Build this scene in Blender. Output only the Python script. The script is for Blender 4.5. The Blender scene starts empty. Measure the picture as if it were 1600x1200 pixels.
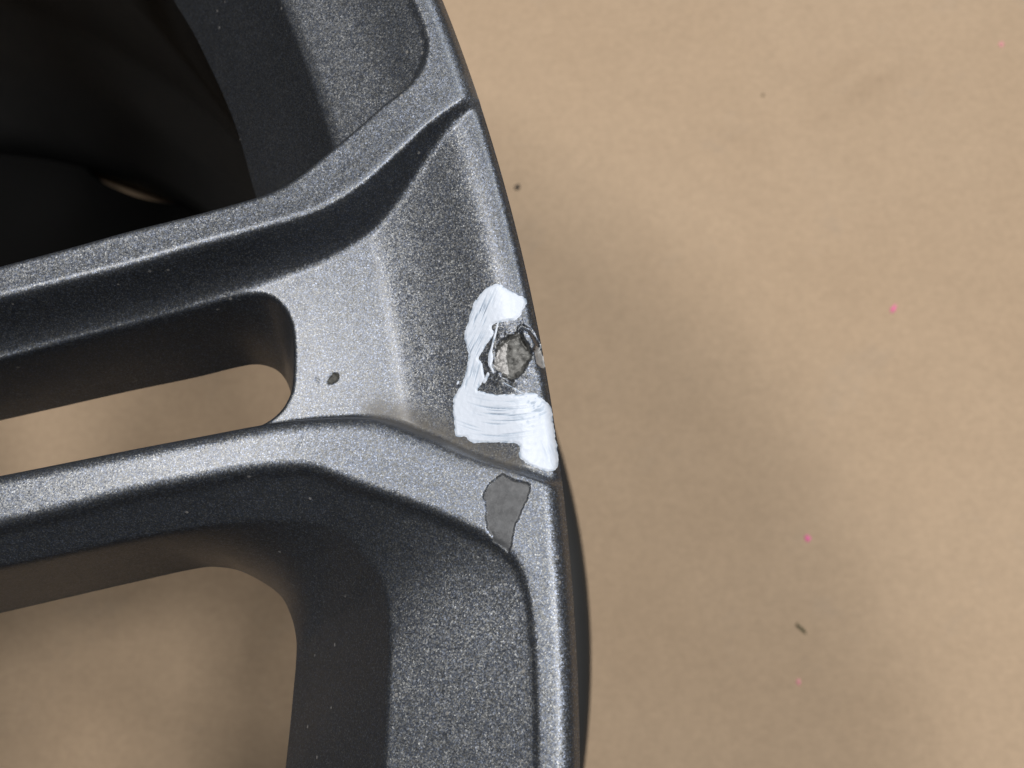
import bpy, math, random
import numpy as np
from mathutils import Matrix, Vector

S = bpy.context.scene
COL = S.collection
MM = 0.001
# ------------------------------------------------------------------ camera
# wheel coordinates: millimetres, origin on the wheel axis at lip height, z up
FPX, VX, VY = 1500.0, 931.0, 946.0
CAM = np.array([241.8, 13.5, 97.5])
_d = np.array([VX - 800, VY - 600, FPX]); _d /= np.linalg.norm(_d)
_wz = -_d
_wx = np.array([1.0, 0, 0]) - _d * _d[0]; _wx /= np.linalg.norm(_wx)
_wy = np.cross(_wz, _wx)
CM = np.array([_wx, _wy, _wz])
cd = bpy.data.cameras.new('camera')
cam = bpy.data.objects.new('camera', cd); COL.objects.link(cam)
m = Matrix.Identity(4)
for i in range(3):
    m[i][0] = CM[i][0]; m[i][1] = -CM[i][1]; m[i][2] = -CM[i][2]; m[i][3] = CAM[i] * MM
cam.matrix_world = m
cd.sensor_width = 36.0
cd.lens = 36.0 * FPX / 1600.0
cd.clip_start = 0.005; cd.clip_end = 50
cd.dof.use_dof = True
cd.dof.focus_distance = 0.104
cd.dof.aperture_fstop = 40.0
S.camera = cam
S.render.resolution_x = 1024; S.render.resolution_y = 768

# ------------------------------------------------------------------ light
w = bpy.data.worlds.new("World"); S.world = w; w.use_nodes = True
bg = w.node_tree.nodes['Background']
bg.inputs[0].default_value = (0.92, 0.97, 1.0, 1); bg.inputs[1].default_value = 0.03

def lamp(name, direction, dist, sx, sy, watts, col):
    l = bpy.data.lights.new(name, 'AREA'); l.shape = 'RECTANGLE'; l.size = sx; l.size_y = sy
    l.energy = watts; l.color = col
    o = bpy.data.objects.new(name, l); COL.objects.link(o)
    d = Vector(direction).normalized()
    o.location = Vector((0.21, 0.03, 0)) + d * dist
    o.rotation_euler = d.to_track_quat('Z', 'Y').to_euler()
    return o
lamp('ceiling_or_fill_lamp', (-0.44, 0.24, 1), 1.7, 0.30, 0.30, 12, (1.0, 0.97, 0.94))
lamp('ceiling_or_fill_lamp', (0.44, 0.0, 1), 1.9, 0.20, 0.20, 11, (1.0, 0.98, 0.955))
lamp('ceiling_or_fill_lamp', (0.20, -0.08, 1), 1.9, 0.45, 0.45, 11.5, (1.0, 0.985, 0.965))  # added fill, lifts the paper seen through the lower window
lamp('fill_panel', (0.35, 0.75, 1), 1.9, 1.0, 1.0, 12, (0.95, 0.975, 1.0))  # added broad fill for ceiling bounce, angled to leave the barrel dark
S.view_settings.view_transform = 'Standard'
S.view_settings.look = 'None'
S.view_settings.exposure = 0.0
S.render.engine = 'CYCLES'

# ------------------------------------------------------------------ helpers
def at(px, py, z):
    """pixels of the 1600x1200 photograph to wheel millimetres at height z"""
    px = np.asarray(px, float); py = np.asarray(py, float); z = np.broadcast_to(np.asarray(z, float), px.shape)
    ray = np.stack([px - 800, py - 600, np.full(px.shape, FPX)], -1) @ CM.T
    t = (CAM[2] - z) / (-ray[..., 2])
    return np.stack([CAM[0] + ray[..., 0] * t, CAM[1] + ray[..., 1] * t], -1)

def trace(pts, z):
    p = np.array(pts, float)
    return at(p[:, 0], p[:, 1], z)

def spline(P, n=7, closed=False):
    P = np.asarray(P, float); N = len(P)
    out = []
    rng = range(N if closed else N - 1)
    for i in rng:
        if closed:
            a, b, c, d = P[(i - 1) % N], P[i], P[(i + 1) % N], P[(i + 2) % N]
        else:
            b, c = P[i], P[i + 1]
            a = P[i - 1] if i > 0 else 2 * b - c
            d = P[i + 2] if i + 2 < N else 2 * c - b
        for k in range(n):
            t = k / n
            out.append(0.5 * (2 * b + (c - a) * t + (2 * a - 5 * b + 4 * c - d) * t * t + (3 * b - a - 3 * c + d) * t ** 3))
    if not closed: out.append(P[-1])
    return np.array(out)

def sdist(C, X, Y, closed=False):
    """signed distance to a polyline; positive on its left"""
    A = C if closed else C[:-1]
    B = np.roll(C, -1, 0) if closed else C[1:]
    D = B - A; L2 = (D ** 2).sum(1) + 1e-12
    x = X.ravel(); y = Y.ravel(); out = np.empty(x.size)
    for s in range(0, x.size, 20000):
        dx = x[s:s + 20000, None] - A[None, :, 0]; dy = y[s:s + 20000, None] - A[None, :, 1]
        t = np.clip((dx * D[:, 0] + dy * D[:, 1]) / L2, 0, 1)
        ex = dx - t * D[:, 0]; ey = dy - t * D[:, 1]
        q = ex * ex + ey * ey
        j = q.argmin(1); r = np.arange(len(j))
        cr = D[j, 0] * dy[r, j] - D[j, 1] * dx[r, j]
        out[s:s + 20000] = np.sqrt(q[r, j]) * np.where(cr >= 0, 1, -1)
    return out.reshape(X.shape)

def inside(C, X, Y):
    c = np.zeros(X.shape, bool); n = len(C)
    for i in range(n):
        x1, y1 = C[i]; x2, y2 = C[(i + 1) % n]
        if y1 == y2: continue
        c ^= ((y1 > Y) != (y2 > Y)) & (X < (x2 - x1) * (Y - y1) / (y2 - y1) + x1)
    return c

def sarea(C, X, Y):
    """signed distance to a closed outline; positive inside"""
    d = np.abs(sdist(C, X, Y, True))
    return np.where(inside(C, X, Y), d, -d)

def sstep(a, b, x):
    t = np.clip((x - a) / (b - a), 0, 1); return t * t * (3 - 2 * t)
def smax(a, b, k):
    h = np.clip(0.5 + 0.5 * (a - b) / k, 0, 1)
    return b + (a - b) * h + k * h * (1 - h)
def smin(a, b, k): return -smax(-a, -b, k)

def vnoise(X, Y, seed):
    """smooth value noise of unit cell size, -1..1"""
    xi = np.floor(X).astype(np.int64); yi = np.floor(Y).astype(np.int64)
    fx = X - xi; fy = Y - yi
    fx = fx * fx * (3 - 2 * fx); fy = fy * fy * (3 - 2 * fy)
    def h(a, b):
        v = (a * 374761393 + b * 668265263 + seed * 974634777) & 0xffffffff
        v = ((v ^ (v >> 13)) * 1274126177) & 0xffffffff
        return ((v ^ (v >> 16)) & 0xffff) / 32767.5 - 1
    return (h(xi, yi) * (1 - fx) + h(xi + 1, yi) * fx) * (1 - fy) + (h(xi, yi + 1) * (1 - fx) + h(xi + 1, yi + 1) * fx) * fy

def blur(H, s):
    n = int(3 * s) + 1
    k = np.exp(-0.5 * (np.arange(-n, n + 1) / s) ** 2); k /= k.sum()
    for ax in (0, 1):
        P = np.pad(H, [(n, n) if a == ax else (0, 0) for a in (0, 1)], mode='edge')
        H = sum(k[i] * np.take(P, np.arange(i, i + H.shape[ax]), axis=ax) for i in range(2 * n + 1))
    return H

def make(name, V, Fq, mat, parent=None, normals=None, attrs=None, label=None, smooth=True):
    """one mesh object out of quads or triangles (millimetres in, metres out)"""
    V = np.asarray(V, float) * MM; Fq = np.asarray(Fq, np.int32)
    me = bpy.data.meshes.new(name); k = Fq.shape[1]
    me.vertices.add(len(V)); me.vertices.foreach_set('co', V.ravel())
    me.loops.add(Fq.size); me.loops.foreach_set('vertex_index', Fq.ravel())
    me.polygons.add(len(Fq)); me.polygons.foreach_set('loop_start', np.arange(0, Fq.size, k, dtype=np.int32))
    me.update(calc_edges=True)
    if smooth: me.polygons.foreach_set('use_smooth', np.ones(len(Fq), bool))
    for an, av in (attrs or {}).items():
        at_ = me.attributes.new(an, 'FLOAT', 'POINT'); at_.data.foreach_set('value', np.asarray(av, np.float32))
    if normals is not None: me.normals_split_custom_set_from_vertices(normals.tolist())
    me.materials.append(mat); me.update()
    o = bpy.data.objects.new(name, me); COL.objects.link(o)
    if parent: o.parent = parent
    if label: o['label'] = label
    return o

def vert_normals(V, Fq):
    n = np.cross(V[Fq[:, 2]] - V[Fq[:, 0]], V[Fq[:, 3]] - V[Fq[:, 1]])
    N = np.zeros_like(V)
    for i in range(4):
        for a in range(3): N[:, a] += np.bincount(Fq[:, i], n[:, a], len(V))
    return N / (np.linalg.norm(N, axis=1)[:, None] + 1e-12)

def lathe(name, prof, mat, parent, n=360, label=None):
    prof = np.array(prof, float); a = np.linspace(0, 2 * np.pi, n, endpoint=False)
    V = np.stack([prof[:, None, 0] * np.cos(a), prof[:, None, 0] * np.sin(a), np.repeat(prof[:, 1:2], n, 1)], -1).reshape(-1, 3)
    F = []
    i = np.arange(n); j = (i + 1) % n
    for k in range(len(prof) - 1):
        F.append(np.stack([k * n + i, k * n + j, (k + 1) * n + j, (k + 1) * n + i], 1)[:, ::-1])
    return make(name, V, np.concatenate(F), mat, parent, label=label)

# ------------------------------------------------------------------ materials
class NT:
    def __init__(self, name):
        self.m = bpy.data.materials.new(name); self.m.use_nodes = True
        self.t = self.m.node_tree; self.b = self.t.nodes['Principled BSDF']
    def n(self, typ, **kw):
        o = self.t.nodes.new(typ)
        for k, v in kw.items():
            if k.startswith('i_'):
                key = k[2:]
                o.inputs[int(key) if key.isdigit() else key].default_value = v
            else: setattr(o, k, v)
        return o
    def l(self, a, b): self.t.links.new(a, b)
    def coords(self): return self.n('ShaderNodeTexCoord').outputs['Object']
    def noise(self, co, scale, detail=3, rough=0.55):
        o = self.n('ShaderNodeTexNoise'); o.inputs['Scale'].default_value = scale
        o.inputs['Detail'].default_value = detail; o.inputs['Roughness'].default_value = rough
        self.l(co, o.inputs['Vector']); return o
    def ramp(self, fac, stops):
        o = self.n('ShaderNodeValToRGB'); e = o.color_ramp.elements
        while len(e) < len(stops): e.new(0.5)
        for q, (p, c) in zip(e, stops):
            q.position = p; q.color = (c, c, c, 1) if not isinstance(c, tuple) else (*c, 1)
        self.l(fac, o.inputs[0]); return o
    def math(self, op, a, b=None, clamp=False):
        o = self.n('ShaderNodeMath', operation=op, use_clamp=clamp)
        for i, v in enumerate((a, b)):
            if v is None: continue
            if isinstance(v, (int, float)): o.inputs[i].default_value = v
            else: self.l(v, o.inputs[i])
        return o.outputs[0]
    def vec(self, op, a, b=None, scale=None):
        o = self.n('ShaderNodeVectorMath', operation=op)
        for i, v in enumerate((a, b)):
            if v is None: continue
            if isinstance(v, tuple): o.inputs[i].default_value = v
            else: self.l(v, o.inputs[i])
        if scale is not None:
            if isinstance(scale, (int, float)): o.inputs['Scale'].default_value = scale
            else: self.l(scale, o.inputs['Scale'])
        return o.outputs[0]
    def mix(self, fac, a, b):
        o = self.n('ShaderNodeMix', data_type='RGBA')
        if isinstance(fac, (int, float)): o.inputs[0].default_value = fac
        else: self.l(fac, o.inputs[0])
        for i, v in ((6, a), (7, b)):
            if isinstance(v, tuple): o.inputs[i].default_value = (*v, 1)
            else: self.l(v, o.inputs[i])
        return o.outputs[2]
    def attr(self, name): return self.n('ShaderNodeAttribute', attribute_name=name).outputs['Fac']

def flake_paint(name, base=(0.144, 0.156, 0.177), amp=0.19, rough=0.43):
    M = NT(name); co = M.coords()
    v1 = M.n('ShaderNodeTexVoronoi'); v1.inputs['Scale'].default_value = 8500; M.l(co, v1.inputs['Vector'])
    v2 = M.n('ShaderNodeTexVoronoi'); v2.inputs['Scale'].default_value = 5000; M.l(co, v2.inputs['Vector'])
    r1 = M.vec('SUBTRACT', v1.outputs['Color'], (0.5, 0.5, 0.5))
    r2 = M.vec('SUBTRACT', v2.outputs['Color'], (0.5, 0.5, 0.5))
    g = M.n('ShaderNodeNewGeometry').outputs['Normal']
    peel = M.noise(co, 900, 2)
    pv = M.vec('SUBTRACT', peel.outputs['Color'], (0.5, 0.5, 0.5))
    n = M.vec('ADD', g, M.vec('SCALE', r1, scale=amp))
    n = M.vec('ADD', n, M.vec('SCALE', r2, scale=amp * 0.55))
    n = M.vec('ADD', n, M.vec('SCALE', pv, scale=0.10))
    M.l(M.vec('NORMALIZE', n), M.b.inputs['Normal'])
    # flakes differ in reflectance and slightly in tint
    sep = M.n('ShaderNodeSeparateColor'); M.l(v1.outputs['Color'], sep.inputs[0])
    br = M.ramp(sep.outputs[2], [(0.0, 0.66), (0.55, 0.92), (0.85, 1.2), (1.0, 1.9)])
    big = M.noise(co, 45, 4)
    tint = M.mix(M.ramp(sep.outputs[0], [(0.35, 0.0), (0.65, 1.0)]).outputs[0], (base[0] * .93, base[1] * .98, base[2] * 1.10), (base[0] * 1.10, base[1] * 1.04, base[2] * 0.92))
    c = M.vec('MULTIPLY', tint, br.outputs[0])
    dust = M.ramp(big.outputs[0], [(0.35, 0.94), (0.7, 1.06)])
    c = M.vec('MULTIPLY', c, dust.outputs[0])
    d = M.attr('dirt'); dn = M.noise(co, 900, 5)
    dm = M.math('MULTIPLY', d, M.ramp(dn.outputs[0], [(0.3, 0.45), (0.65, 1.0)]).outputs[0], True)
    # sparse dust flecks
    v3 = M.n('ShaderNodeTexVoronoi'); v3.inputs['Scale'].default_value = 520; M.l(co, v3.inputs['Vector'])
    s3 = M.n('ShaderNodeSeparateColor'); M.l(v3.outputs['Color'], s3.inputs[0])
    fl = M.math('MULTIPLY', M.math('LESS_THAN', v3.outputs['Distance'], 0.10), M.math('GREATER_THAN', s3.outputs[0], 0.80))
    c = M.mix(dm, c, (0.115, 0.103, 0.085))
    c = M.mix(M.math('MULTIPLY', fl, 0.55), c, (0.30, 0.28, 0.25))
    dm = M.math('MAXIMUM', dm, M.math('MULTIPLY', fl, 0.6))
    M.l(c, M.b.inputs['Base Color'])
    M.l(M.math('SUBTRACT', 0.88, M.math('MULTIPLY', dm, 0.85)), M.b.inputs['Metallic'])
    M.l(M.math('ADD', rough, M.math('MULTIPLY', dm, 0.3)), M.b.inputs['Roughness'])
    M.b.inputs['Coat Weight'].default_value = 0.25; M.b.inputs['Coat Roughness'].default_value = 0.24
    return M.m

M_PAINT = flake_paint('dark_metallic_paint')

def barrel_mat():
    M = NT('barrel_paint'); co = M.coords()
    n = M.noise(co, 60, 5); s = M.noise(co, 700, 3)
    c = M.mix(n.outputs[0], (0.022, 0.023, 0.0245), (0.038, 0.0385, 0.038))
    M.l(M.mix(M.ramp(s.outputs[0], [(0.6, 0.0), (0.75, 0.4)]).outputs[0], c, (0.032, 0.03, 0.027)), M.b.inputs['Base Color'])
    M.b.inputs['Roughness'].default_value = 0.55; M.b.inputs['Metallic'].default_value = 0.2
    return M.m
M_BARREL = barrel_mat()

def white_mat():
    M = NT('white_correction_paint'); co = M.coords()
    th = M.attr('thin'); n = M.noise(co, 2500, 3)
    f = M.math('MULTIPLY', th, M.ramp(n.outputs[0], [(0.25, 0.75), (0.6, 1.0)]).outputs[0], True)
    r = M.ramp(f, [(0.0, (0.69, 0.745, 0.84)), (0.35, (0.50, 0.58, 0.69)), (0.75, (0.30, 0.36, 0.45)), (1.0, (0.14, 0.15, 0.17))])
    M.l(r.outputs[0], M.b.inputs['Base Color'])
    M.b.inputs['Roughness'].default_value = 0.38
    b = M.n('ShaderNodeBump'); b.inputs['Strength'].default_value = 0.25; b.inputs['Distance'].default_value = 0.00006
    M.l(M.noise(co, 3500, 3).outputs[0], b.inputs['Height']); M.l(b.outputs[0], M.b.inputs['Normal'])
    return M.m
M_WHITE = white_mat()

def bare_mat(name, lo, hi, metal, rough, scale=1500):
    M = NT(name); co = M.coords(); n = M.noise(co, scale, 5, 0.65)
    M.l(M.mix(M.ramp(n.outputs[0], [(0.35, 0.0), (0.68, 1.0)]).outputs[0], lo, hi), M.b.inputs['Base Color'])
    M.b.inputs['Metallic'].default_value = metal; M.b.inputs['Roughness'].default_value = rough
    b = M.n('ShaderNodeBump'); b.inputs['Strength'].default_value = 0.6; b.inputs['Distance'].default_value = 0.00012
    M.l(M.noise(co, scale * 1.6, 4).outputs[0], b.inputs['Height']); M.l(b.outputs[0], M.b.inputs['Normal'])
    return M.m
M_BARE = bare_mat('bare_aluminium', (0.055, 0.055, 0.052), (0.21, 0.208, 0.198), 0.45, 0.5)
M_FACET = bare_mat('scraped_aluminium', (0.28, 0.275, 0.27), (0.44, 0.43, 0.42), 0.35, 0.42)
M_PRIMER = bare_mat('grey_primer', (0.045, 0.047, 0.051), (0.098, 0.101, 0.107), 0.15, 0.42, 900)
M_CHIP = bare_mat('dark_chip', (0.03, 0.03, 0.027), (0.09, 0.087, 0.075), 0.1, 0.6, 3000)
M_DARK = bare_mat('dark_crack', (0.012, 0.012, 0.012), (0.03, 0.03, 0.028), 0.0, 0.7, 2000)

def paper_mat():
    M = NT('brown_kraft_paper'); co = M.coords()
    big = M.noise(co, 9, 4, 0.6); mid = M.noise(co, 60, 4, 0.6); fine = M.noise(co, 420, 4, 0.65)
    c = M.mix(M.ramp(big.outputs[0], [(0.3, 0.0), (0.7, 1.0)]).outputs[0], (0.484, 0.352, 0.235), (0.518, 0.384, 0.262))
    c = M.vec('MULTIPLY', c, M.ramp(mid.outputs[0], [(0.3, 0.975), (0.7, 1.02)]).outputs[0])
    c = M.vec('MULTIPLY', c, M.ramp(fine.outputs[0], [(0.3, 0.93), (0.7, 1.05)]).outputs[0])
    # paper fibres: short streaks along one direction
    mp = M.n('ShaderNodeMapping'); mp.inputs['Scale'].default_value = (160, 900, 300); mp.inputs['Rotation'].default_value = (0, 0, 0.4); M.l(co, mp.inputs['Vector'])
    fb = M.noise(mp.outputs[0], 1.0, 3, 0.6)
    c = M.vec('MULTIPLY', c, M.ramp(fb.outputs[0], [(0.3, 0.97), (0.7, 1.025)]).outputs[0])
    # greyish scuffs
    sc = M.ramp(M.noise(co, 26, 6, 0.7).outputs[0], [(0.58, 0.0), (0.74, 0.30)])
    c = M.mix(sc.outputs[0], c, (0.37, 0.31, 0.25))
    M.l(c, M.b.inputs['Base Color']); M.b.inputs['Roughness'].default_value = 0.8
    M.b.inputs['Specular IOR Level'].default_value = 0.2
    b = M.n('ShaderNodeBump'); b.inputs['Strength'].default_value = 0.25; b.inputs['Distance'].default_value = 0.002
    M.l(mid.outputs[0], b.inputs['Height']); M.l(b.outputs[0], M.b.inputs['Normal'])
    return M.m
M_PAPER = paper_mat()
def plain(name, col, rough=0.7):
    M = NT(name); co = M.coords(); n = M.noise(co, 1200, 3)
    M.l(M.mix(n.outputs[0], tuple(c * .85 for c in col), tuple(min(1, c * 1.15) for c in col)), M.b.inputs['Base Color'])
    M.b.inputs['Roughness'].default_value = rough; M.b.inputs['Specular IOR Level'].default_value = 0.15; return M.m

# ------------------------------------------------------------------ wheel face curves
R = 240.0
PAPER_Z = -236.0
STEP = 0.12                                                # spacing of the face mesh
Z_K, Z_E, Z_WEB = -5.0, -24.0, -6.0

def toward_hub(P, at_start=True, length=115):
    a, b = (P[0], P[3]) if at_start else (P[-1], P[-4])
    d = (a - b) / np.linalg.norm(a - b)
    q = a + d * np.linspace(length, 7, 16)[:, None]
    return np.vstack([q, P]) if at_start else np.vstack([P, q[::-1]])
def along_rim(p, th_end, n=10):
    r = np.hypot(*p); t0 = math.atan2(p[1], p[0]); t = np.linspace(t0, math.radians(th_end), n + 1)[1:]
    return np.stack([r * np.cos(t), r * np.sin(t)], 1)

# upper window: outline on the face, crease, through edge
W1p = trace([(0, 408), (100, 381), (200, 353), (300, 328), (395, 301), (440, 282), (470, 261), (505, 232), (555, 190), (595, 155), (630, 130), (655, 102), (666, 65), (658, 28), (645, 0)], 0)
W1 = spline(np.vstack([toward_hub(W1p), along_rim(W1p[-1], 33)]))
K1r = trace([(512, 185), (502, 150), (490, 110), (475, 55), (455, 15), (447, 0)], Z_K)
E1r = trace([(409, 372), (401, 330), (385, 272), (370, 210), (350, 155), (320, 90), (295, 40), (270, 0)], Z_E)
def offs(P, d):
    T = np.gradient(P, axis=0); T /= np.linalg.norm(T, axis=1)[:, None]
    return P + np.stack([-T[:, 1], T[:, 0]], 1) * d
W1h = toward_hub(W1p)[:21]                                # the spoke-side run of the outline
K1 = spline(np.vstack([offs(W1h, 2.6)[:20], K1r, along_rim(K1r[-1], 33)]))
E1 = spline(np.vstack([offs(W1h, -4.0)[:16], E1r, along_rim(E1r[-1], 33)]))
# lower window
W2p = trace([(0, 825), (100, 802), (200, 777), (300, 757), (400, 740), (465, 736), (500, 742), (550, 762), (650, 797), (750, 840), (785, 860), (808, 883), (821, 910), (829, 945), (835, 992), (840, 1075), (842, 1196)], 0)
W2 = spline(np.vstack([toward_hub(W2p), along_rim(W2p[-1], -11)]))
K2p = trace([(0, 887), (100, 866), (250, 835), (350, 818), (450, 811), (505, 820), (550, 848), (580, 885), (600, 925), (608, 1000), (606, 1090), (602, 1196)], Z_K)
K2 = spline(np.vstack([toward_hub(K2p), along_rim(K2p[-1], -11)]))
E2p = trace([(0, 957), (100, 934), (200, 911), (300, 889), (340, 886), (380, 895), (430, 926), (450, 960), (459, 1000), (458, 1040), (455, 1075), (445, 1196)], Z_E)
E2 = spline(np.vstack([toward_hub(E2p), along_rim(E2p[-1], -11)]))
# web pocket between the two arms
PUp = trace([(0, 470), (100, 445), (200, 420), (300, 391), (400, 364), (475, 342), (525, 319), (575, 285), (625, 240), (675, 193), (740, 147), (800, 108)], 0)
PU = spline(toward_hub(PUp))
PLp = trace([(0, 737), (100, 717), (200, 697), (300, 678), (400, 659), (460, 651), (520, 647), (570, 648), (603, 656), (640, 669), (680, 684), (720, 702), (761, 718), (813, 735), (845, 747), (866, 754), (930, 780)], 0)
PL = spline(toward_hub(PLp))
SLp = trace([(0, 559), (112, 529), (225, 500), (300, 480), (356, 465), (394, 459), (418, 463), (437, 478), (449, 499), (454, 525), (455, 562), (453, 600), (447, 620), (434, 640), (414, 656), (385, 668), (300, 694), (200, 716), (100, 737), (0, 758)], Z_WEB)
SL = spline(toward_hub(toward_hub(SLp), False))
SBp = trace([(0, 655), (100, 632), (200, 609), (300, 588), (365, 572), (398, 567), (424, 573), (440, 587), (450, 610), (451, 640), (436, 674), (400, 700), (300, 725), (200, 748), (100, 771), (0, 795)], -22.0)
SB = spline(toward_hub(toward_hub(SBp), False))

# damage outlines (pixels, mapped onto the surface below)
GOUGE = [(777, 541), (783, 533), (793, 527), (804, 522), (812, 522), (819, 529), (825, 539), (829, 549), (828, 560), (824, 570), (818, 580), (811, 589), (803, 592), (794, 590), (783, 584), (774, 577), (772, 568), (774, 555)]
FACET = [(777, 552), (785, 541), (792, 538), (791, 560), (795, 586), (786, 583), (775, 577), (772, 566)]
EDGECHIP = [(836, 546), (842, 541), (845, 550), (851, 562), (851, 574), (845, 573), (838, 566)]
FLAKE = [(814, 512), (821, 514), (829, 520), (836, 532), (840, 540), (836, 546), (830, 549), (824, 541), (818, 532), (814, 522)]
PATCH = [(782, 742), (790, 744), (803, 750), (826, 757), (827, 764), (821, 783), (812, 804), (803, 823), (799, 845), (794, 862), (788, 856), (776, 850), (769, 842), (762, 818), (758, 790), (757, 776), (760, 764), (766, 754), (774, 750)]
CHIP = [(521, 582), (527, 584), (530, 588), (527, 594), (519, 599), (512, 599), (513, 592), (517, 586)]

# ------------------------------------------------------------------ height of the wheel face
# radial profile of the web pocket: flat floor, concave bend, slope that eases into the lip crest
_pr = np.array([R - 40, R - 19, R - 16.2, R - 14.6, R - 11.6, R - 8, R - 5.2, R - 3.4, R - 1.9, R - .9, R + 1])
_pz = np.array([Z_WEB - .85, Z_WEB - .05, Z_WEB + .05, Z_WEB + .40, -4.75, -3.4, -2.2, -1.50, -1.36, -1.30, -1.30])
PROF_R = np.linspace(R - 40, R + 1, 800); PROF_Z = np.interp(PROF_R, _pr, _pz)
_k = np.hanning(81); PROF_Z = np.convolve(np.pad(PROF_Z, 40, mode='edge'), _k / _k.sum(), 'valid')
def face_height(X, Y, Rr, dW1, dW2, dK1, dK2, dE1, dE2, dPU, dPL, dSL, dSB):
    """all distances positive inside the recess they bound"""
    fil = lambda a, rho: -(rho - np.sqrt(np.clip(rho * rho - np.clip(rho - a, 0, rho) ** 2, 0, None)))
    rho = 2.3
    top = fil(np.clip(R - Rr, 0, None), rho)
    near = sstep(R - 12, R - 4, Rr)
    aL = 1.7 * (1 - near) + 0.6 * near; aU = 1.2 * (1 - near) + 0.6 * near
    top = top + np.where(dPL <= 0, fil(np.clip(-dPL, 0, None), aL) * 0.75, 0) + np.where(dPU <= 0, fil(np.clip(-dPU, 0, None), aU) * 0.8, 0)
    # 1 along the arms, 0 along the rim lip; inside a window it keeps the value of the nearest edge
    onarm = sstep(R - 3, R - 9, Rr + np.clip(dW2, 0, None))
    if Rr.shape[0] > 400: onarm = blur(onarm, 2.6 / STEP)
    # both arms lean: they fall away from their lower edges
    top = top - np.where(dPU <= 0, 0.85 * (1 - np.exp(-np.clip(-dPU, 0, None) / 4.5)), 0) * onarm
    top = top - np.where(dPL <= 0, 0.45 * (1 - np.exp(-np.clip(-dW2, 0, None) / 5.0)), 0) * onarm
    top = top + onarm * (fil(np.clip(-dW2, 0, None), 1.35) * 0.8 + fil(np.clip(-dW1, 0, None), 0.7))
    # windows
    def window(dW, dK, dE):
        t1 = np.clip(dW, 0, None) / (np.clip(dW, 0, None) - np.minimum(dK, 0) + 1e-6)
        z1 = -0.28 * sstep(0, 0.5, dW) + (Z_K + 0.28) * t1
        t2 = np.clip(dK, 0, None) / (np.clip(dK, 0, None) - np.minimum(dE, 0) + 1e-6)
        z2 = Z_K + (Z_E - Z_K) * t2
        z = np.where(dK > 0, z2, z1) - np.clip(dE, 0, None) * 1.2
        return np.where(dW > 0, z, 0.0)
    # upper window: the rim slope runs straight up to the steep side of the arm
    rs = np.interp(Rr, [150, 203, 207.4, 221.7, 222.9, 236.0, 236.7, 240], [-90, -30, Z_E, Z_K - .55, Z_K + .05, -0.45, -0.08, 0.0])
    w1 = smax(rs, -np.clip(dW1, 0, None) * 6.0, 1.0)
    w1 = np.where(dW1 > 0, np.minimum(w1, 0), 0.0)
    Hh = top + np.minimum(w1, window(dW2, dK2, dE2))
    # web pocket
    slope = np.interp(Rr, PROF_R, PROF_Z)
    pocket = slope + fil(np.clip(R - Rr, 0, None), 1.4)
    steep = np.where(dPU > 0, dPU, 0) * 2.6
    wallU = -0.8 * aU - steep
    wallL = -0.75 * aL - 0.45 * onarm * (1 - np.exp(-np.clip(-dW2, 0, None) / 5.0)) - np.clip(dPL, 0, None) * 7.0
    floor = smax(smax(pocket, wallU, 1.8 + 2.4 * sstep(R - 16, R - 34, Rr)), wallL, 0.8)
    slot = Z_WEB + (-22.0 - Z_WEB) * np.clip(dSL, 0, None) / (np.clip(dSL, 0, None) - np.minimum(dSB, 0) + 1e-6) - np.clip(dSB, 0, None) * 5 + fil(np.clip(-dSL, 0, None), 0.9)
    slot = np.where(dSL > -0.9, slot, 10.0)
    slotted = np.where(dSL > -0.9, np.maximum(np.minimum(floor, slot), np.where(dPL < 1.2, np.minimum(wallL, floor), -99)), floor)
    inpk = (dPU > 0) & (dPL > 0)
    Hh = np.where(inpk, slotted, Hh)
    return Hh

def grid(r0, r1, nr, t0, t1, nt, sub):
    r = np.linspace(r0, r1, nr); t = np.radians(np.linspace(t0, t1, nt))
    rc = np.linspace(r0, r1, max(2, (nr - 1) // sub + 1)); tc = np.radians(np.linspace(t0, t1, max(2, (nt - 1) // sub + 1)))
    Rc, Tc = np.meshgrid(rc, tc, indexing='ij'); Xc, Yc = Rc * np.cos(Tc), Rc * np.sin(Tc)
    fi = np.linspace(0, len(rc) - 1, nr); fj = np.linspace(0, len(tc) - 1, nt)
    i0 = np.minimum(fi.astype(int), len(rc) - 2); j0 = np.minimum(fj.astype(int), len(tc) - 2)
    u = (fi - i0)[:, None]; v = (fj - j0)[None]
    def up(A):
        a = A[i0][:, j0]; b = A[i0 + 1][:, j0]; c = A[i0][:, j0 + 1]; d = A[i0 + 1][:, j0 + 1]
        return (a * (1 - u) + b * u) * (1 - v) + (c * (1 - u) + d * u) * v
    D = {}
    for nm, C, s in (('W1', W1, 1), ('K1', K1, 1), ('E1', E1, 1), ('W2', W2, -1), ('K2', K2, -1), ('E2', E2, -1), ('PU', PU, -1), ('PL', PL, 1), ('SL', SL, -1), ('SB', SB, -1)):
        D[nm] = up(sdist(C, Xc, Yc) * s)
    Rr, T = np.meshgrid(r, t, indexing='ij'); X, Y = Rr * np.cos(T), Rr * np.sin(T)
    H = face_height(X, Y, Rr, D['W1'], D['W2'], D['K1'], D['K2'], D['E1'], D['E2'], D['PU'], D['PL'], D['SL'], D['SB'])
    return r, t, Rr, X, Y, H, D

T0, T1 = -5.0, 31.0
nr = int((R - 138) / STEP); nt = int(math.radians(T1 - T0) * 205 / STEP)
r, t, RR, X, Y, H, D = grid(138, R - 0.02, nr, T0, T1, nt, 4)
H = blur(H, 0.23 / STEP)

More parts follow.
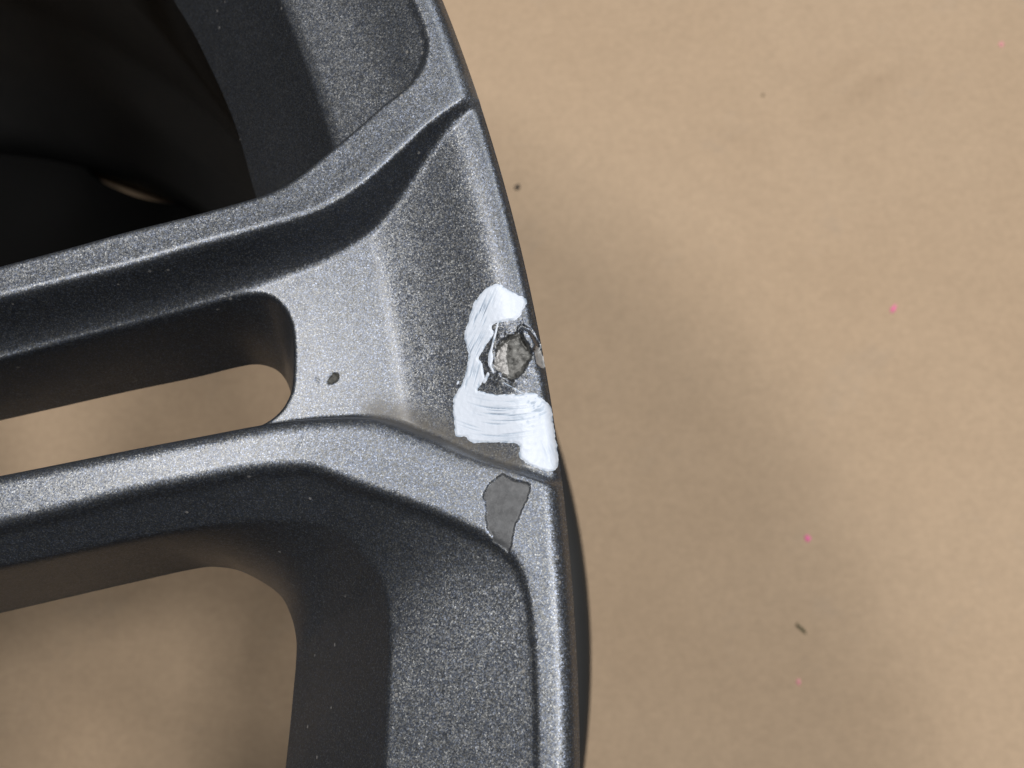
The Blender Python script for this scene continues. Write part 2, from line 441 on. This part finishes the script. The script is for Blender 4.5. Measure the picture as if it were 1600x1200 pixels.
class Surf:
    def __init__(s, r, t, H): s.r, s.t, s.H = r, t, H
    def z(s, x, y):
        rr = np.hypot(x, y); tt = np.arctan2(y, x)
        fi = np.clip((rr - s.r[0]) / (s.r[1] - s.r[0]), 0, len(s.r) - 1.001); fj = np.clip((tt - s.t[0]) / (s.t[1] - s.t[0]), 0, len(s.t) - 1.001)
        i = fi.astype(int); j = fj.astype(int); u = fi - i; v = fj - j; A = s.H
        return (A[i, j] * (1 - u) + A[i + 1, j] * u) * (1 - v) + (A[i, j + 1] * (1 - u) + A[i + 1, j + 1] * u) * v
    def on(s, pts):
        p = np.array(pts, float); z = np.zeros(len(p)) - 1
        for _ in range(12):
            q = at(p[:, 0], p[:, 1], z); z = 0.4 * z + 0.6 * np.maximum(s.z(q[:, 0], q[:, 1]), -8)
        return at(p[:, 0], p[:, 1], z)
surf = Surf(r, t, H)

# damage relief on the surface
def local(C, pad):
    i = np.where((RR >= np.hypot(C[:, 0], C[:, 1]).min() - pad) & (RR <= np.hypot(C[:, 0], C[:, 1]).max() + pad)); 
    ii = slice(max(i[0].min(), 0), i[0].max() + 1)
    ta = np.arctan2(C[:, 1], C[:, 0]); j = np.where((t >= ta.min() - pad / 220) & (t <= ta.max() + pad / 220))[0]
    return ii, slice(j.min(), j.max() + 1)
H0 = H.copy()
MASK = {}
def damage(name, px, pad=1.0, jag=0.10):
    C = spline(surf.on(px), 5, True)
    sl = local(C, pad); x, y = X[sl], Y[sl]
    d = sarea(C, x, y) + jag * (vnoise(x / 0.45, y / 0.45, 3) + .5 * vnoise(x / .2, y / .2, 4))
    mk = np.full(H.shape, -9.0); mk[sl] = d; MASK[name] = mk
    return sl, x, y, d
sl, x, y, d = damage('gouge', GOUGE, 2.0, jag=0.22)
H[sl] -= 0.42 * sstep(-0.08, 0.35, d) + np.where(d > 0, 0.10 * vnoise(x / 0.5, y / 0.5, 7) + .05 * vnoise(x / .22, y / .22, 8), 0)
H[sl] += (0.07 + 0.07 * vnoise(x / .8, y / .8, 71) + .05 * vnoise(x / .3, y / .3, 72)) * np.exp(-((d + 0.5) / 0.6) ** 2)                      # lifted paint edge round it
sl, x, y, d = damage('facet', FACET, jag=0.05)
H[sl] += np.where(d > 0, 0.16 * np.clip(d, 0, .8) + 0.12, 0)
sl, x, y, d = damage('edge_chip', EDGECHIP, jag=0.05)
H[sl] -= 0.22 * sstep(-0.05, 0.2, d)
sl, x, y, d = damage('flake', FLAKE, jag=0.05)
H[sl] += 0.22 * sstep(-0.02, 0.25, d) - 0.30 * np.exp(-((d + 0.18) / 0.14) ** 2)
sl, x, y, d = damage('patch', PATCH, jag=0.14)
H[sl] -= 0.14 * sstep(-0.03, 0.14, d) - np.where(d > 0, 0.012 * vnoise(x / .6, y / .6, 12), 0)
H[sl] -= 0.10 * np.exp(-((d - 0.02) / 0.09) ** 2)
sl, x, y, d = damage('chip', CHIP, jag=0.06)
H[sl] -= 0.18 * sstep(-0.05, 0.2, d)
for a, b, dep, wd in (((478, 668), (463, 704), 0.05, 0.07), ((494, 592), (499, 596), 0.04, 0.12), ((815, 500), (816, 520), .15, .10)):
    C = surf.on([a, ((a[0] + b[0]) / 2 + 1, (a[1] + b[1]) / 2), b]); sl = local(C, 1.0)
    H[sl] -= dep * np.exp(-(sdist(C, X[sl], Y[sl]) / wd) ** 2)

def crack(lines, wd, dep):
    mk = np.full(H.shape, -9.0)
    for L in lines:
        C = spline(surf.on(L), 5); sl = local(C, 1.0); x, y = X[sl], Y[sl]
        e = wd * (1 + 0.5 * vnoise(x / .3, y / .3, 61)) * np.clip(1.2 * vnoise(x / .7 + 9, y / .7, 62) + .8, 0.15, 1) - np.abs(sdist(C, x, y))
        mk[sl] = np.maximum(mk[sl], e); H[sl] -= dep * sstep(0, wd, e)
    return mk
MASK['crack'] = crack([[(776, 541), (785, 531), (795, 525), (806, 521), (811, 517), (813, 508)], [(815, 527), (820, 538), (829, 547), (837, 545)], [(785, 586), (796, 593), (806, 597)]], 0.085, 0.2)
MASK['patch_rim'] = crack([[(762, 818), (757, 790), (757, 774), (761, 763), (767, 754), (775, 749), (781, 748), (782, 741), (792, 745), (808, 752), (826, 757)], [(800, 842), (797, 856), (794, 862)]], 0.045, 0.10)

# dirt lying in the corner of the pocket and along the recess walls
def blob(px, rad, amp):
    c = surf.on(px); dd = np.full(X.shape, 9.0)
    sl = local(c, rad * 3); dd[sl] = np.abs(sdist(c, X[sl], Y[sl])) if len(c) > 1 else 9
    return amp * np.exp(-(dd / rad) ** 2)
dirt = blob([(590, 646), (640, 656), (690, 675), (740, 700), (800, 722)], 1.5, 0.85)
dirt = np.maximum(dirt, blob([(454, 540), (452, 590), (430, 620)], 0.8, 0.5) * (H < -8))
dirt = np.maximum(dirt, 0.05 * sstep(-10, -16, H) * (0.6 + 0.4 * vnoise(X / 3, Y / 3, 21)))
dirt = np.maximum(dirt, blob([(728, 120), (744, 146), (748, 165)], 0.6, 0.35))
dirt = np.where(D['PL'] > -0.3, dirt, np.minimum(dirt, .45))

# ------------------------------------------------------------------ cut the face into parts
wheel = bpy.data.objects.new('alloy_wheel', None); COL.objects.link(wheel)
wheel.empty_display_size = 0.05
wheel['label'] = 'scuffed dark grey metallic alloy wheel lying face up on the brown paper'
wheel['category'] = 'wheel'

def cut(R_, X, Y, H, D, holes):
    """grid to vertices and quads with the through holes cut along their outlines"""
    nr, nt = H.shape
    Z = H.copy(); XX = X.copy(); YY = Y.copy(); keep = np.ones(H.shape, bool)
    for f in holes:
        out = f > 0
        gi, gj = np.gradient(f)
        xi, xj = np.gradient(X); yi, yj = np.gradient(Y)
        det = xi * yj - xj * yi
        gx = (gi * yj - gj * yi) / det; gy = (-gi * xj + gj * xi) / det
        g2 = gx ** 2 + gy ** 2 + 1e-9
        near = out.copy()
        ins = ~out
        nb = np.zeros_like(out)
        for a in (-1, 0, 1):
            for b in (-1, 0, 1):
                nb |= np.roll(np.roll(ins, a, 0), b, 1)
        ring = out & nb
        mv = np.abs(f) / np.sqrt(g2); cell = np.sqrt(np.abs(det))
        ring &= mv < 2.2 * np.maximum(cell, np.hypot(xi, yi))
        hi, hj = np.gradient(H); hx = (hi * yj - hj * yi) / det; hy = (-hi * xj + hj * xi) / det
        Z[ring] -= (f * (gx * hx + gy * hy) / g2)[ring]
        XX[ring] -= (f * gx / g2)[ring]; YY[ring] -= (f * gy / g2)[ring]
        keep &= ins | ring
    q = keep[:-1, :-1] & keep[1:, :-1] & keep[1:, 1:] & keep[:-1, 1:]
    idx = np.arange(nr * nt).reshape(nr, nt)
    F = np.stack([idx[:-1, :-1], idx[1:, :-1], idx[1:, 1:], idx[:-1, 1:]], -1)
    return np.stack([XX, YY, Z], -1).reshape(-1, 3), F, q

fslot = np.minimum(D['SB'], D['PL'] - 2.8)
V, F, q = cut(RR, X, Y, H, D, [np.minimum(D['E1'], D['W1'] - 3.9), D['E2'], fslot])
VF = F[q]; N = vert_normals(V, VF)
fc = lambda A: 0.25 * (A[:-1, :-1] + A[1:, :-1] + A[1:, 1:] + A[:-1, 1:])
RC = fc(RR); dW1, dW2, dPU, dPL = (fc(D[k]) for k in ('W1', 'W2', 'PU', 'PL'))
reg = np.zeros(q.shape, int)
LIP = R - 3.4
armU = (dW1 <= 0) & (dPU <= 0); armL = (dW2 <= 0) & (dPL <= 0)
pk = (dPU > 0) & (dPL > 0)
reg[armU] = 1; reg[armL] = 2; reg[pk] = 3
reg[RC > LIP] = 4
reg[dW1 > 0] = 5; reg[dW2 > 0] = 6
for nm, c in (('gouge', 10), ('facet', 11), ('edge_chip', 12), ('patch', 13), ('chip', 14), ('crack', 15), ('patch_rim', 15)):
    reg[fc(MASK[nm]) > 0] = c
DV = dirt.ravel()
def part(code, name, mat, label=None):
    f = F[q & (reg == code)]
    if not len(f): return
    u, inv = np.unique(f, return_inverse=True)
    return make(name, V[u], inv.reshape(f.shape), mat, wheel, N[u], {'dirt': DV[u]}, label)
part(1, 'spoke_arm', M_PAINT, 'upper spoke arm sweeping up to meet the rim lip')
part(2, 'spoke_arm', M_PAINT, 'lower spoke arm with a scratch and a patch of lost paint')
part(3, 'spoke_web', M_PAINT, 'recessed web with the slot between the two arms')
part(4, 'rim_lip', M_PAINT)
part(5, 'window_recess', M_PAINT, 'sloping recess of the upper window')
part(6, 'window_recess', M_PAINT, 'sloping recess of the lower window')
part(10, 'gouge', M_BARE, 'round gouge down to dull bare aluminium')
part(11, 'bare_facet', M_FACET, 'bright scraped facet inside the gouge')
part(12, 'edge_chip', M_FACET, 'pale chip on the rim edge')
part(13, 'flaked_patch', M_PRIMER, 'smooth grey patch where the metallic paint has flaked off')
part(15, 'crack', M_DARK, 'dark cracks along the torn paint edges')
part(14, 'paint_chip', M_CHIP, 'small dark chip in the web')

# inner run of this spoke and the other spokes, coarser: all of it lies outside the frame
def coarse(r0, r1, name):
    nr = int((r1 - r0) / 0.9) + 1; nt = 180
    r, t, Rr, x, y, h, d = grid(r0, r1, nr, T0, T1, nt, 1)
    fs = np.minimum(d['SB'], d['PL'] - 2.8)
    V, F, q = cut(Rr, x, y, h, d, [np.minimum(d['E1'], d['W1'] - 3.9), d['E2'], fs])
    f = F[q]; u, inv = np.unique(f, return_inverse=True)
    return make(name, V[u], inv.reshape(f.shape), M_PAINT, wheel, None, {'dirt': np.zeros(len(u))})
coarse(78, 138.05, 'spoke_root')
sp = coarse(78, R - 0.02, 'spoke'); sp.rotation_euler.z = math.radians(36)
for k in range(2, 10):
    c = sp.copy(); COL.objects.link(c); c.parent = wheel; c.rotation_euler.z = math.radians(36 * k)

# ------------------------------------------------------------------ rim side, barrel, hub
lathe('rim_side', [(R - 0.02, -2.2), (R - .1, -3.0), (R - .9, -9), (R - 1.6, -11), (R - 4, -12.5), (R - 14, -14), (R - 17, -18), (R - 18, -30), (R - 24, -52), (R - 30, -70)], M_PAINT, wheel, 720)
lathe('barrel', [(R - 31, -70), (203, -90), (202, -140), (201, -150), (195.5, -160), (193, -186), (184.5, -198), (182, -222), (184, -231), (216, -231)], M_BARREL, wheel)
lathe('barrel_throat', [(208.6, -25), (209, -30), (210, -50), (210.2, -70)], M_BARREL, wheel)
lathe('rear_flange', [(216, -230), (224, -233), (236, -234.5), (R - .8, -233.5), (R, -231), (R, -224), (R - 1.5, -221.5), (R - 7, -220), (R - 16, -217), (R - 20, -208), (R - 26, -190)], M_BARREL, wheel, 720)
lathe('hub', [(30, -26), (30, -4), (34, -2), (60, -1), (79, -4), (80, -30), (70, -60), (30, -60), (30, -26)], M_PAINT, wheel, 96)

# ------------------------------------------------------------------ white paint mark
WH = [(779, 444), (791, 452), (807, 459), (819, 465), (824, 472), (821, 479), (816, 486), (813, 493), (806, 499), (794, 502), (783, 503), (772, 506), (768, 511), (771, 518), (770, 525), (762, 536), (754, 549), (748, 561), (753, 568), (756, 579), (757, 589), (756, 594), (750, 602), (746, 611), (752, 611), (760, 614), (773, 616), (792, 616), (812, 617), (824, 615), (834, 615), (846, 622), (855, 629), (861, 638), (864, 652), (866, 667), (868.5, 685), (871, 704), (872.5, 722), (868, 734), (857, 737), (845, 733), (830, 728), (819, 721), (812, 712), (810, 694), (797, 692), (776, 691), (748, 692.5), (733, 689), (727, 682), (714, 682), (711, 671), (709, 655), (708.5, 625), (716, 610), (723, 598), (729, 577), (732, 553), (728, 537), (726, 522), (731, 504), (737, 483), (746, 465), (758, 451), (770, 445.5)]
surf0 = Surf(r, t, H0)
surfD = Surf(r, t, H)
def paint_patch(name, outline, thick, jag, streaks, label=None, st=0.06):
    C = spline(surf0.on(outline), 4, True)
    x0, y0 = C.min(0) - 0.5; x1, y1 = C.max(0) + 0.5
    gx = np.arange(x0, x1, st); gy = np.arange(y0, y1, st)
    Xg, Yg = np.meshgrid(gx, gy, indexing='ij')
    f = sarea(C, Xg, Yg) + jag * (0.7 * vnoise(Xg / 1.1, Yg / 1.1, 33) + 0.6 * vnoise(Xg / 0.5, Yg / 0.5, 31) + 0.5 * vnoise(Xg / 0.22, Yg / 0.22, 32))
    f = np.minimum(f, R - 0.03 - np.hypot(Xg, Yg))
    # thickness: a blunt edge, flat inside, ploughed by the brush
    thin = np.zeros_like(f)
    if streaks:
        for (cx, cy, ang, rad, amp, sx, sy, bend) in streaks:
            c = surf0.on([(cx, cy)])[0]; a = math.radians(ang)
            u = (Xg - c[0]) * math.cos(a) + (Yg - c[1]) * math.sin(a); v = -(Xg - c[0]) * math.sin(a) + (Yg - c[1]) * math.cos(a)
            v2 = v - bend * (u - 0.0) ** 2
            s = 0.6 * vnoise(u / sx, v2 / sy, 41) + 0.5 * vnoise(u / (sx * .7), v2 / (sy * .45), 42)
            wgt = np.exp(-((u / rad[0]) ** 2 + (v / rad[1]) ** 2)) * 1.25
            thin = np.maximum(thin, amp * np.clip(wgt, 0, 1) * sstep(0.0, 0.6, s))
    thin = np.maximum(thin, 0.9 * sstep(0.22, 0.0, f) * sstep(-0.1, 0.6, vnoise(Xg / .35, Yg / .35, 9)))
    tz = thick * sstep(-0.02, 0.28, f) * (1 - 0.75 * np.clip(thin, 0, 1)) + 0.012 * vnoise(Xg / .35, Yg / .35, 5) + 0.03
    Zg = surfD.z(Xg, Yg) + np.maximum(tz, 0.015)
    Vv, Ff, qq = cut(None, Xg, Yg, Zg, None, [-f])
    ff = Ff[qq]; u_, inv = np.unique(ff, return_inverse=True)
    return make(name, Vv[u_], inv.reshape(ff.shape), M_WHITE, wheel, None, {'thin': thin.ravel()[u_]}, label)
STREAKS = [(775, 655, -8, (2.9, 1.9), 0.95, 3.2, 0.18, 0.035), (750, 500, 66, (2.3, 1.0), 1.0, 1.6, 0.2, 0.0),
           (742, 548, 62, (1.6, 1.2), 1.0, 2.0, 0.14, 0.0), (738, 600, 75, (2.5, 1.4), 0.55, 1.5, 0.25, 0.0),
           (830, 640, 20, (1.6, 1.6), 0.6, 0.4, 0.3, 0.0), (850, 690, -70, (2.2, .8), .25, 1.2, .3, 0)]
paint_patch('white_paint_mark', WH, 0.10, 0.10, STREAKS, 'thick brushed white paint mark like a backward S round the gouge')
paint_patch('paint_strand', [(779, 504), (776, 520), (771, 540), (769, 549), (771, 556), (770, 566), (768, 572), (771, 579), (771, 584), (767, 576), (763, 571), (763, 558), (764, 552), (767, 545), (771, 528), (776, 508)], 0.09, 0.03, None, 'thin white strand of paint hanging from the upper daub', 0.04)
paint_patch('paint_strand', [(787, 597), (791, 599), (803, 606), (817, 614), (826, 618), (822, 619), (812, 613), (800, 606), (789, 600)], 0.06, 0.02, None, 'thin white paint line below the gouge', 0.04)
paint_patch('paint_drop', [(762, 582), (765, 585), (763, 590), (760, 596), (756, 599), (755, 594), (759, 588)], 0.09, 0.02, None, 'small white paint drop', 0.04)
paint_patch('paint_drop', [(718, 596), (717, 599), (714, 601), (714, 598), (716, 595)], 0.05, 0.01, None, None, 0.04)

# ------------------------------------------------------------------ paper and the crumbs on it
gp = np.concatenate([np.linspace(-2500, -300, 12)[:-1], np.linspace(-300, 900, 301), np.linspace(900, 2500, 10)[1:]])
Xp, Yp = np.meshgrid(gp, gp, indexing='ij')
zp = PAPER_Z + 0.8 * vnoise(Xp / 70, Yp / 70, 51) + 0.35 * vnoise(Xp / 25, Yp / 25, 52) - 1.0
def crease(pts, hgt, wd):
    global zp
    c = trace(pts, PAPER_Z); sd_ = sdist(spline(c, 6), Xp, Yp)
    L = np.linalg.norm(c[-1] - c[0]); mid = (c[0] + c[-1]) / 2
    zp += hgt * np.exp(-(sd_ / wd) ** 2) * np.exp(-(((Xp - mid[0]) ** 2 + (Yp - mid[1]) ** 2) / (0.7 * L) ** 2))
crease([(1280, 170), (1310, 140), (1350, 115), (1410, 92)], 4.5, 7)
crease([(1100, 175), (1150, 190), (1210, 215)], 3.0, 7)
rin = np.hypot(Xp, Yp)
idx = np.arange(Xp.size).reshape(Xp.shape)
Fp = np.stack([idx[:-1, :-1], idx[1:, :-1], idx[1:, 1:], idx[:-1, 1:]], -1).reshape(-1, 4)
pp = make('paper_floor', np.stack([Xp, Yp, zp], -1).reshape(-1, 3), Fp, M_PAPER)
pp['kind'] = 'structure'

# made-up black sheet standing in for the darkness inside the barrel
SHADE_SHEET = trace([(-260, 150), (-60, 190), (60, 225), (120, 250), (150, 278), (190, 297), (225, 309), (275, 318), (345, 323), (430, 334), (470, 400), (440, 490), (300, 535), (0, 605), (-260, 660)], -222)
pc = SHADE_SHEET.mean(0); PS = spline(SHADE_SHEET - pc, 4, True); nP = len(PS)
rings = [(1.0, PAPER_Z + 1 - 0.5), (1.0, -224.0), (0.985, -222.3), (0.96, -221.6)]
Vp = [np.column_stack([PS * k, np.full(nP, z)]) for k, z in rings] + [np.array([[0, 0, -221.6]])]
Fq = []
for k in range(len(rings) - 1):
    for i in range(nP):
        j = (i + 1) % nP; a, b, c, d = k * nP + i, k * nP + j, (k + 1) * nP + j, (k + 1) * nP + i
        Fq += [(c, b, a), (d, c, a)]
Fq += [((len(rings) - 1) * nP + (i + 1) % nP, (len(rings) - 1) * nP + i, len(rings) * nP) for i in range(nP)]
pad = make('shade_sheet', np.concatenate(Vp), Fq, plain('shade_black', (0.004, 0.004, 0.004), 0.9))
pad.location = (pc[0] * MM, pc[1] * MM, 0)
pad['label'] = 'made-up flat black sheet standing in for the darkness inside the wheel barrel'; pad['category'] = 'pad'

def speck(name, px, py, ln, wd, ang, hgt, mat, label, cat, group=None, seed=0):
    rs = np.random.RandomState(seed); n = 14
    c = trace([(px, py)], PAPER_Z)[0]; a = np.linspace(0, 2 * np.pi, n, endpoint=False)
    V = []
    for k, (s, z) in enumerate(((1.0, -0.3), (0.95, hgt * .5), (0.55, hgt))):
        rr = s * (1 + 0.22 * rs.randn(n))
        x = ln / 2 * rr * np.cos(a); y = wd / 2 * rr * np.sin(a)
        V.append(np.stack([x, y, np.full(n, z)], 1))
    V.append(np.array([[0, 0, hgt * 1.05]])); V = np.concatenate(V)
    F = []
    for k in range(2):
        for i in range(n):
            j = (i + 1) % n; F += [(k * n + i, k * n + j, (k + 1) * n + j), (k * n + i, (k + 1) * n + j, (k + 1) * n + i)]
    F += [(2 * n + i, 2 * n + (i + 1) % n, 3 * n) for i in range(n)]
    o = make(name, V, F, mat)
    ii = np.argmin(np.hypot(Xp - c[0], Yp - c[1])); o.location = (c[0] * MM, c[1] * MM, zp.ravel()[ii] * MM)
    o.rotation_euler.z = math.radians(ang)
    o['label'] = label; o['category'] = cat
    if group: o['group'] = group
PINK = plain('pink_fluff', (0.95, 0.22, 0.42)); PALE = plain('pale_pink_fluff', (0.85, 0.36, 0.40)); CRUMB = plain('dark_crumb', (0.06, 0.055, 0.05)); BROWN = plain('brown_crumb', (0.20, 0.15, 0.10)); OLIVE = plain('olive_fibre', (0.13, 0.12, 0.07))
G = 'pink specks scattered on the paper'
speck('pink_speck', 1397, 481, 3.4, 1.6, 55, .3, PINK, 'slanting pink speck on the paper, largest of the pink ones', 'speck', G, 1)
speck('pink_speck', 1263, 841, 2.6, 2.2, 80, .3, PINK, 'bright pink speck on the paper, above the olive fibre', 'speck', G, 2)
speck('pink_speck', 1248, 1066, 2.0, 1.5, 90, .3, PALE, 'small dull pink speck on the paper, below the olive fibre', 'speck', G, 3)
speck('pink_speck', 1567, 66, 2.4, 1.5, 90, .3, PALE, 'faint pink speck at the top right corner of the paper', 'speck', G, 4)
speck('dark_crumb', 808, 292, 2.6, 1.9, 10, .8, CRUMB, 'dark round crumb on the paper close to the rim edge', 'crumb', None, 5)
speck('dark_crumb', 1193, 146, 1.2, 1.0, 10, .4, BROWN, 'tiny brown crumb on the paper beside the faint creases', 'crumb', None, 6)
speck('paper_fibre', 1253, 983, 4.6, 1.2, -48, .6, OLIVE, 'short olive fibre lying slanted on the paper between two pink specks', 'fibre', None, 7)
